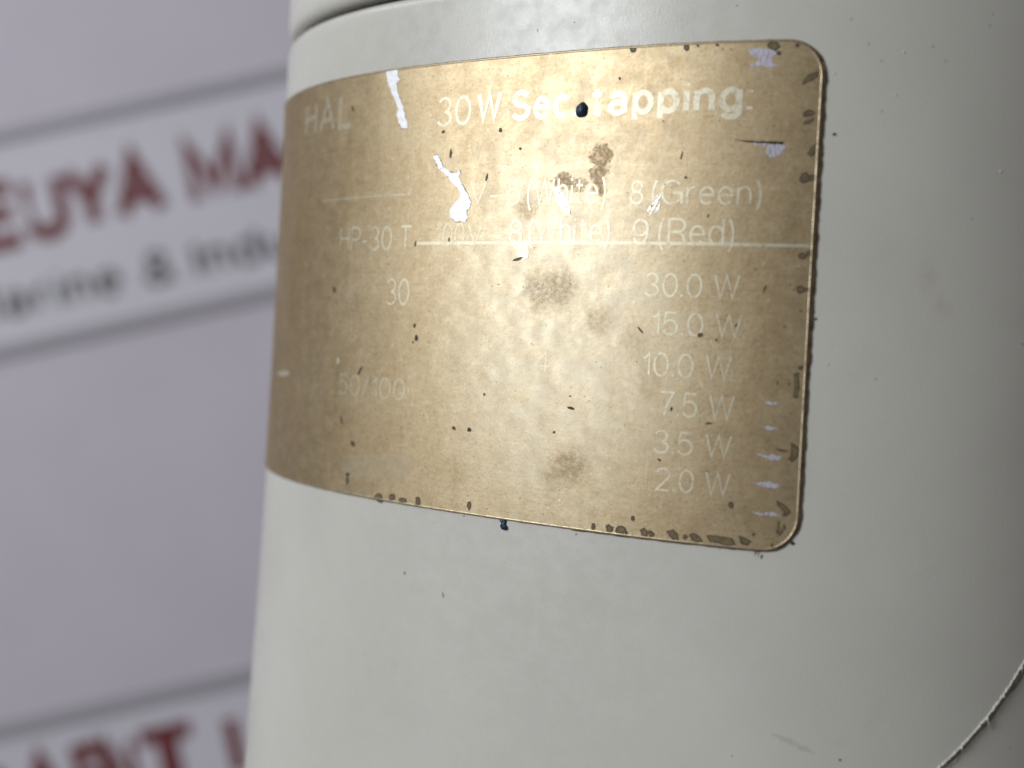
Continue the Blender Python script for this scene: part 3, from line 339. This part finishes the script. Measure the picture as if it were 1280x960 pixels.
def ribbon(bm, pts, hw, dx):
    n = len(pts); closed = n > 3 and math.dist(pts[0], pts[-1]) < 1e-6
    L, R_ = [], []
    for i in range(n):
        p = pts[i]; q0 = pts[i-1] if i else (pts[-2] if closed else None); q1 = pts[i+1] if i < n-1 else (pts[1] if closed else None)
        ds = []
        for u, v in ((q0, p), (p, q1)):
            if u is None or v is None: continue
            l = math.dist(u, v) or 1; ds.append(((v[0]-u[0])/l, (v[1]-u[1])/l))
        tx = sum(d[0] for d in ds); ty = sum(d[1] for d in ds); l = math.hypot(tx, ty) or 1; tx /= l; ty /= l
        k = hw/max(.45, abs(tx*ds[0][0]+ty*ds[0][1]))
        L.append(bm.verts.new((p[0]-ty*k+dx, p[1]+tx*k, 0))); R_.append(bm.verts.new((p[0]+ty*k+dx, p[1]-tx*k, 0)))
    for i in range(n-1): bm.faces.new((R_[i], R_[i+1], L[i+1], L[i]))
def flat_text(txt, x0, x1, yb, cap, hw=.045, lift=0.0):
    """letters stretched into the box x0..x1, standing on yb with capitals of the given height"""
    bm = bmesh.new(); x = 0
    for ch in txt:
        if ch == ' ': x += .3; continue
        st = GLYPH[ch]; xs = [p[0] for s_ in st for p in s_]; lo, hi = min(xs), max(xs)
        for s_ in st: ribbon(bm, [(p[0], p[1] if ch in '-–()' else hw + p[1]*(1-2*hw)) for p in s_], hw, x-lo+hw)
        x += hi-lo+2*hw+.11
    xs = [v.co.x for v in bm.verts]; a, b = min(xs), max(xs)
    for v in bm.verts: v.co = Vector((x0 + (v.co.x-a)/(b-a)*(x1-x0), yb + v.co.y*cap, lift))
    bmesh.ops.recalc_face_normals(bm, faces=bm.faces[:])
    for f in bm.faces:
        if f.normal.z < 0: f.normal_flip()
    return bm
def stagger(bm, d):
    """strokes that cross lie a hair apart"""
    bmesh.ops.triangulate(bm, faces=bm.faces[:]); bmesh.ops.split_edges(bm, edges=bm.edges[:])
    for n, f in enumerate(bm.faces):
        for v in f.verts: v.co.z += d*(n*7 % 11)
    return bm
def tube(pts, radii, sides=6):
    bm = bmesh.new(); rings = []
    for i, p in enumerate(pts):
        a = pts[max(i-1, 0)]; b = pts[min(i+1, len(pts)-1)]; d = (b-a).normalized()
        u = d.orthogonal().normalized() if i == 0 else (rings_u - d*rings_u.dot(d)).normalized()
        rings_u = u; w_ = d.cross(u)
        rings.append([bm.verts.new(p + (u*math.cos(2*math.pi*k/sides) + w_*math.sin(2*math.pi*k/sides))*radii[i]) for k in range(sides)])
    for i in range(len(rings)-1):
        for k in range(sides):
            f = bm.faces.new((rings[i][k], rings[i][(k+1) % sides], rings[i+1][(k+1) % sides], rings[i+1][k])); f.smooth = True
    bm.faces.new(rings[0][::-1]); bm.faces.new(rings[-1])
    bm.loops.layers.uv.new('skin')
    return bm

# ------------------------------------------------------------------ the wall behind and its signs
ANG = math.radians(12.6); WALL_D = 0.70; K = WALL_D/1509.2         # metres per unit on the wall
e1 = (CAM_RIGHT*math.cos(ANG) - CAM_DOWN*math.sin(ANG)).normalized()
e2 = (-CAM_RIGHT*math.sin(ANG) - CAM_DOWN*math.cos(ANG)).normalized()
e3 = e1.cross(e2)
WALL = Matrix((e1, e2, e3)).transposed().to_4x4(); WALL.translation = Vector(CAM_POS) + CAM_FWD*WALL_D
WALL = WALL @ Matrix.Scale(K, 4)
def wall_mat(name, col, var=.05, scale=.006, rough=.6):
    m, nt, b = mat(name); k = NB(nt); t = k.n('ShaderNodeTexCoord')
    f = k.ramp(k.noise(t.outputs['Object'], scale, 4), .3, .7)
    k.link(k.mix(f, tuple(x*(1-var) for x in col), col), b.inputs['Base Color']); b.inputs['Roughness'].default_value = rough
    k.link(k.bump(k.noise(t.outputs['Object'], .12, 3), .15, .0006), b.inputs['Normal'])
    return m
M_WALL = wall_mat('lavender_white_wall', (.675, .625, .73))
M_SIGN = wall_mat('white_sign_sheet', (.72, .70, .80), .03)
M_RAIL = wall_mat('grey_rail', (.40, .385, .435))
M_RED = wall_mat('dark_red_print', (.19, .028, .033), .15, .05)
M_GREY = wall_mat('grey_print', (.17, .17, .18), .1, .05)
def box_bm(x0, x1, y0, y1, z0, z1, bev=0):
    bm = bmesh.new(); bmesh.ops.create_cube(bm, size=1)
    for v in bm.verts: v.co = Vector(((x0+x1)/2 + v.co.x*(x1-x0), (y0+y1)/2 + v.co.y*(y1-y0), (z0+z1)/2 + v.co.z*(z1-z0)))
    if bev: bmesh.ops.bevel(bm, geom=bm.edges[:], offset=bev, segments=2, affect='EDGES')
    return bm
def finish(bm, name, material, parent=None, mw=None):
    me = bpy.data.meshes.new(name); bm.to_mesh(me); bm.free(); return link(name, me, material, parent, mw)
wall = finish(box_bm(-2600, 2600, -2200, 2200, -60, -3), 'wall', M_WALL, None, WALL)
wall['kind'] = 'structure'
def sign(label, y0, y1, rails, letters, small):
    r = empty('sign_board'); r.matrix_world = WALL @ Matrix.Translation((-500, y0, 0)); r['label'] = label; r['category'] = 'sign'
    inv = Matrix.Translation((500, -y0, 0))
    def put(bm, name, material):
        for v in bm.verts: v.co = inv @ v.co
        return finish(bm, name, material, r)
    put(box_bm(-1100, 260, y0, y1, -3.4, -1), 'panel', M_SIGN)
    for y, hw in rails: put(box_bm(-1100, 260, y-hw, y+hw, -3.2, 4, 1.5), 'frame_rail', M_RAIL)
    for ch, a, b, yb, cap, off in letters:
        put(stagger(flat_text(ch, a, b, yb, cap, .095 if ch == 'M' else .118, -.4), .02), 'letter', M_RED)
    for tx, a, b, yb, cap, off in small:
        put(stagger(flat_text(tx, a, b, yb, cap, .09, -.4), .02), 'grey_lettering', M_GREY)
sign('white sign strip between two grey rails with dark red capitals over grey words', 178, 441, ((441, 8), (178, 8.5)),
     [('E', -616, -558, 300, 89, .03), ('U', -551, -493, 300, 89, .03), ('Y', -494, -433, 300, 89, .03), ('A', -436, -370, 300, 89, .035),
      ('M', -341, -273, 300, 89, .005), ('A', -272, -206, 300, 89, .035)],
     [('Marine', -650, -447, 216, 46, .032), ('&', -420, -380, 216, 46, .032), ('Indu', -356, -232, 216, 46, .032)])
sign('lower white sign strip with red capitals cut off by the bottom of the picture', -620, -285, ((-285, 9),),
     [('D', -778, -718, -410, 89, .042), ('A', -712, -646, -410, 89, .042), ('R', -640, -588, -410, 89, .042), ('N', -600, -560, -410, 89, .042),
      ('T', -552, -486, -410, 89, .042), ('I', -446, -428, -410, 89, .042)], [])

# ------------------------------------------------------------------ the housing
house = empty('speaker_housing', (0, 0, -0.095))
house['label'] = 'grey-white painted round housing with a tarnished brass rating plate'; house['category'] = 'housing'
HINV = (0, 0, 0.095)
def child(o, parent=house):
    o.parent = parent; o.matrix_parent_inverse = parent.matrix_world.inverted() if parent is not house else Matrix.Translation(HINV)
    return o
def revolve(profile, name, material, nseg=260, cap_lo=False, cap_hi=False):
    bm = bmesh.new(); uvl = bm.loops.layers.uv.new('skin'); rings = []
    ts = [-math.pi + 2*math.pi*i/nseg for i in range(nseg)]
    ss = [_S[min(int(round((t+math.pi)/(2*math.pi)*NT)), NT)] for t in ts]
    for v, h in profile:
        rings.append([bm.verts.new(skin(t, v/1000) + normal(t, v/1000)*(h/1000)) for t in ts])
    for i in range(len(rings)-1):
        for j in range(nseg):
            k = (j+1) % nseg
            f = bm.faces.new((rings[i][j], rings[i][k], rings[i+1][k], rings[i+1][j])); f.smooth = True
            uvs = ((ss[j], profile[i][0]), (ss[j]+2*abs(_S[0])/nseg, profile[i][0]), (ss[j]+2*abs(_S[0])/nseg, profile[i+1][0]), (ss[j], profile[i+1][0]))
            for l, q in zip(f.loops, uvs): l[uvl].uv = (q[0]*.01, q[1]*.01)
    if cap_lo: bm.faces.new(rings[0][::-1])
    if cap_hi: bm.faces.new(rings[-1])
    me = bpy.data.meshes.new(name); bm.to_mesh(me); bm.free()
    return child(link(name, me, material))
core = revolve([(28, -3.0), (34, -3.0), (40, -3.0)], 'seam_backing', M_CORE)  # seam backing; its near-black colour paints the shade of the gap
lid_prof = [(35.25, -3.2), (35.25, -1.3), (35.35, -.85), (35.6, -.45), (36.0, -.2), (36.6, -.05), (37.5, 0)] + [(38+2*i, 0) for i in range(14)] + [(66, -.6), (67.5, -3), (68, -8)]
lid = revolve(lid_prof, 'lid', M_LID, cap_hi=True)
rear = revolve([(-94, -6), (-93, -2)] + [(-92+3*i, -.38) for i in range(42)] + [(31.5, -1.6), (31.5, -3.5)], 'rear_shell', M_REAR, cap_lo=True)
# front shell: its lower right edge is a long arc where the moulding ends
ACX, ACY, AR = -27.6, 8.35, 75.7
def fit_arc():
    # circle through three of the measured edge points
    (x1, y1), (x2, y2), (x3, y3) = ARC[0], ARC[2], ARC[4]
    a = 2*(x2-x1); b = 2*(y2-y1); c = x2*x2+y2*y2-x1*x1-y1*y1
    d = 2*(x3-x2); e = 2*(y3-y2); f = x3*x3+y3*y3-x2*x2-y2*y2
    q = a*e-b*d; X = (c*e-b*f)/q; Y = (a*f-c*d)/q
    return X, Y, math.hypot(x1-X, y1-Y)
ACX, ACY, AR = fit_arc()
print('arc', ACX, ACY, AR)
TOP = 34.35
def arc_pt(a, r=AR): return (ACX + r*math.cos(a), ACY + r*math.sin(a))
a_top = math.asin(max(-1, min(1, (TOP-ACY)/AR))); a_bot = math.atan2(ARC[0][1]-ACY, ARC[0][0]-ACX) - .16
arc = [arc_pt(a_bot + (a_top-a_bot)*i/120) for i in range(121)]
outline = [(-120, TOP), (-120, -91), (arc[0][0], -91)] + arc
bm = slab(outline, -.9, 0, 1.5, 4.0, (34.3, 34.2, 34.05, 33.85, 33.6, 33.3, 32.9, 32.4))
def top_round(s, v):
    d = v - 32.4
    return 0 if d <= 0 else -(1.95 - math.sqrt(max(0, 1.95**2 - min(d, 1.949)**2)))*.55
shell = child(wrap(bm, 'front_shell', M_PAINT, None, top_round)); sharp_sides(shell, .9)
# moulding flash left along that edge
r = random.Random(4)
def flash(a0, a1, n, rad, h, dr, name, jit):
    pts, rr = [], []
    for i in range(n):
        a = a0 + (a1-a0)*i/(n-1); s, v = arc_pt(a, AR+dr+r.uniform(-jit, jit))
        pts.append(place(s, v, h + r.uniform(-.05, .05))); rr.append(rad*r.uniform(.55, 1.35)/1000)
    b = tube(pts, rr); me = bpy.data.meshes.new(name); b.to_mesh(me); b.free()
    return child(link(name, me, M_LID))
aa = [math.atan2(y-ACY, x-ACX) for x, y in ARC]
flash(aa[0]-.14, aa[-1]+.16, 260, .115, .0, .02, 'moulding_flash', .05)
flash(aa[0]-.10, aa[1]+.03, 70, .08, -.32, .75, 'moulding_flash', .10)
for t, ln in ((.50, 1.0), (.22, .45), (.95, .6), (.70, .3)):                       # burrs
    a = aa[0] + (aa[-1]-aa[0])*t; s, v = arc_pt(a, AR)
    pts = [place(s + ln*q*.55, v - ln*q*(.4+.75*q), .1 - .25*q) for q in (0, .3, .6, 1)]
    b = tube(pts, [.00016, .00013, .0001, .00003]); me = bpy.data.meshes.new('burr'); b.to_mesh(me); b.free(); child(link('burr', me, M_LID))
g = [arc_pt(aa[0]-.05 + (aa[-1]+.12-aa[0])*i/30, AR+.15) for i in range(31)] + \
    [arc_pt(aa[-1]+.07 - (aa[-1]+.12-aa[0])*i/30, AR+.35+1.0*(1-i/30)+.12*math.sin(i*.9)) for i in range(31)]
child(wrap(sheet(g, -.35, 1.5, 4), 'grime_band', M_GRIME, None))

# ------------------------------------------------------------------ the rating plate
PL, PR, PT, PB, CR = -88.0, 13.0, 26.19, -23.34, 3.5
def rrect(l, r_, b, t, c, n=10):
    o = []
    for cx, cy, a0 in ((r_-c, t-c, 0), (l+c, t-c, 90), (l+c, b+c, 180), (r_-c, b+c, 270)):
        for i in range(n+1):
            a = math.radians(a0 + 90*i/n); o.append((cx+c*math.cos(a), cy+c*math.sin(a)))
    return o
PH = .24                                                             # plate face above the skin, mm
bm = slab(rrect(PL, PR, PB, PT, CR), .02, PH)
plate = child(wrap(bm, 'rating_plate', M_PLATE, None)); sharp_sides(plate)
plate['label'] = 'tarnished brass rating plate with worn lettering and bare scrapes'
PINV = plate.matrix_world
def onplate(o):
    o.parent = plate; return o
def sub(bm, name, material): return onplate(wrap(bm, name, material, None))
# bright rubbed arris: a thin frame round the face
loops = [rrect(PL-d, PR+d, PB-d, PT+d, CR+d) for d in (.03, -.04, -.12, -.19)]; hs = (PH-.10, PH+.05, PH+.055, PH+.004)
bm = bmesh.new(); rings = [[bm.verts.new((x, y, hh)) for x, y in lp] for lp, hh in zip(loops, hs)]
for ra, rb_ in zip(rings, rings[1:]):
    for q in range(len(ra)):
        k = (q+1) % len(ra); bm.faces.new((ra[q], ra[k], rb_[k], rb_[q]))
cut(bm, 0, 1, PL, PR); cut(bm, 1, 4, PB, PT)
sub(bm, 'polished_edge', M_EDGE)
# old adhesive squeezed out round the edge, widest on the right
rr = random.Random(12); gl = []
base = rrect(PL, PR, PB, PT, CR, 14); dense = []
for q in range(len(base)):
    a, b = base[q], base[(q+1) % len(base)]; n = max(1, int(math.dist(a, b)/.35))
    dense += [(a[0]+(b[0]-a[0])*k/n, a[1]+(b[1]-a[1])*k/n) for k in range(n)]
cx, cy = (PL+PR)/2, (PB+PT)/2
for x, y in dense:
    nx = 0; ny = 0
    if x > PR-CR: nx = (x-(PR-CR))/CR
    if y > PT-CR: ny = (y-(PT-CR))/CR
    if y < PB+CR: ny = -((PB+CR)-y)/CR
    l = math.hypot(nx, ny) or 1
    wdt =   .09 + .27*max(0, nx/l)**1.5 * (1 if y > -5 else .8) + (.06 if y < PB+1 and x > -10 else 0)
    u_ = x*1.7+y*2.3
    wdt *= 1 + .10*math.sin(u_*.7) + .10*math.sin(u_*1.63+1) + .06*math.sin(u_*3.1) + rr.uniform(-.05, .05)
    if x < PL+CR: nx = -1
    gl.append((x+nx/l*wdt, y+ny/l*wdt))
sub(slab(gl, -.02, .14), 'adhesive_line', M_GLUE)
# lettering
for t, a, b, yb, cap, off, kind in TEXT:
    bm = stagger(flat_text(t, a, b, yb, cap, {'bold': .088, 'mid': .046, 'faint': .046, 'dim': .045}[kind] if t != 'HAL' else .08, PH+.022), .0009)
    cut(bm, 0, 1.0, a, b)
    sub(bm, 'lettering', M_TXT[kind])
for q, (p0, p1) in enumerate(RULE):
    th = (.17, .10, .10)[q]
    pl = ragged([(p0[0], p0[1]-th), (p1[0], p1[1]-th), (p1[0], p1[1]+th), (p0[0], p0[1]+th)], .025, 40 if q == 0 else 12, q)
    sub(sheet(pl, PH+.016), 'printed_rule', M_TXT[('mid', 'faint', 'dim')[q]])
for q in PATCH: sub(sheet(q, PH+.014), 'rubbed_patch', M_PATCH)
# residue chips: a dark outline with an olive middle
for n, q in enumerate(CHIPS):
    c = sub(sheet(ragged(grow(q, .05), .03, 3, n), PH+.030), 'residue_chip', M_CHIPRIM)
    inner = grow(q, -.13)
    sub(sheet(inner, PH+.036), 'residue_chip', M_CHIP)
for n, q in enumerate(WHITE + SCRATCH[:6]):                          # brown outline painted as a lip's shadow round each scrape
    sub(sheet(ragged(grow(q, .07), .05, 3, n+130), PH+.024), 'lip_shade', M_LIPSHADE)
for n, q in enumerate(WHITE):
    bm = sheet(ragged(ragged(q, .05, 3, n+30), .06, 3, n+40), PH+.04, .5, .5)
    sub(bm, 'white_scrape', M_WHITE)
for n, q in enumerate(LILAC): sub(sheet(ragged(ragged(q, .06, 3, n+50), .05, 3, n), PH+.028), 'lilac_scrape', M_LILAC)
for n, q in enumerate(SCRATCH): sub(sheet(ragged(ragged(q, .06, 3, n+70), .05, 3, n), PH+.026), 'bare_scratch', M_BARE if n < 6 else M_TXT['dim'])
for q in DARKLINE: sub(slab(ragged(q, .03, 6, 5), PH-.02, PH+.045), 'dark_scratch', M_DARK)
for n, q in enumerate(SPECKS): sub(sheet(q, PH+.046), 'grime_speck', M_DARK if n in (15, 18, 20, 23) else M_SPECK)
for n, q in enumerate(BRIGHT): sub(sheet(ragged(q, .05, 3, n+90), PH+.042), 'bright_speck', M_TXT['bold'] if n > 0 else M_EDGE)
# the dark blue paint drop
bm = bmesh.new(); bmesh.ops.create_uvsphere(bm, u_segments=28, v_segments=16, radius=1)
rb = random.Random(3)
for v in bm.verts:
    x, y, z = v.co; k = 1 + .04*math.sin(5*x+2*y) + .03*math.sin(7*y-3*z)
    v.co = Vector((BEAD[0][0] + x*.66*k + .06*y, BEAD[0][1] + y*.80*k, PH + z*.62*k))
sub(bm, 'blue_paint_drop', M_BLUE)

# marks on the painted shell itself
def mark(poly, h, name, material): return child(wrap(slab(poly, -.02, h), name, material, None), shell)
for n, q in enumerate(HSPECK): child(wrap(sheet(q, .02), 'grime_speck', M_DARK if n in (0, 2, 6, 7, 16) else M_FAINT, None), shell)
for q in PALESPECK: mark(q, .035, 'grit_speck', M_PALE)
for q in BLUECHIP: mark(ragged(q, .03, 3, 2), .22, 'blue_paint_chip', M_BLUE)
for n, q in enumerate(SCUFF): child(wrap(sheet(ragged(q, .12, 4, n), .012), 'scuff_mark', M_SCUFF, None), shell)
print('objects', len(bpy.data.objects))
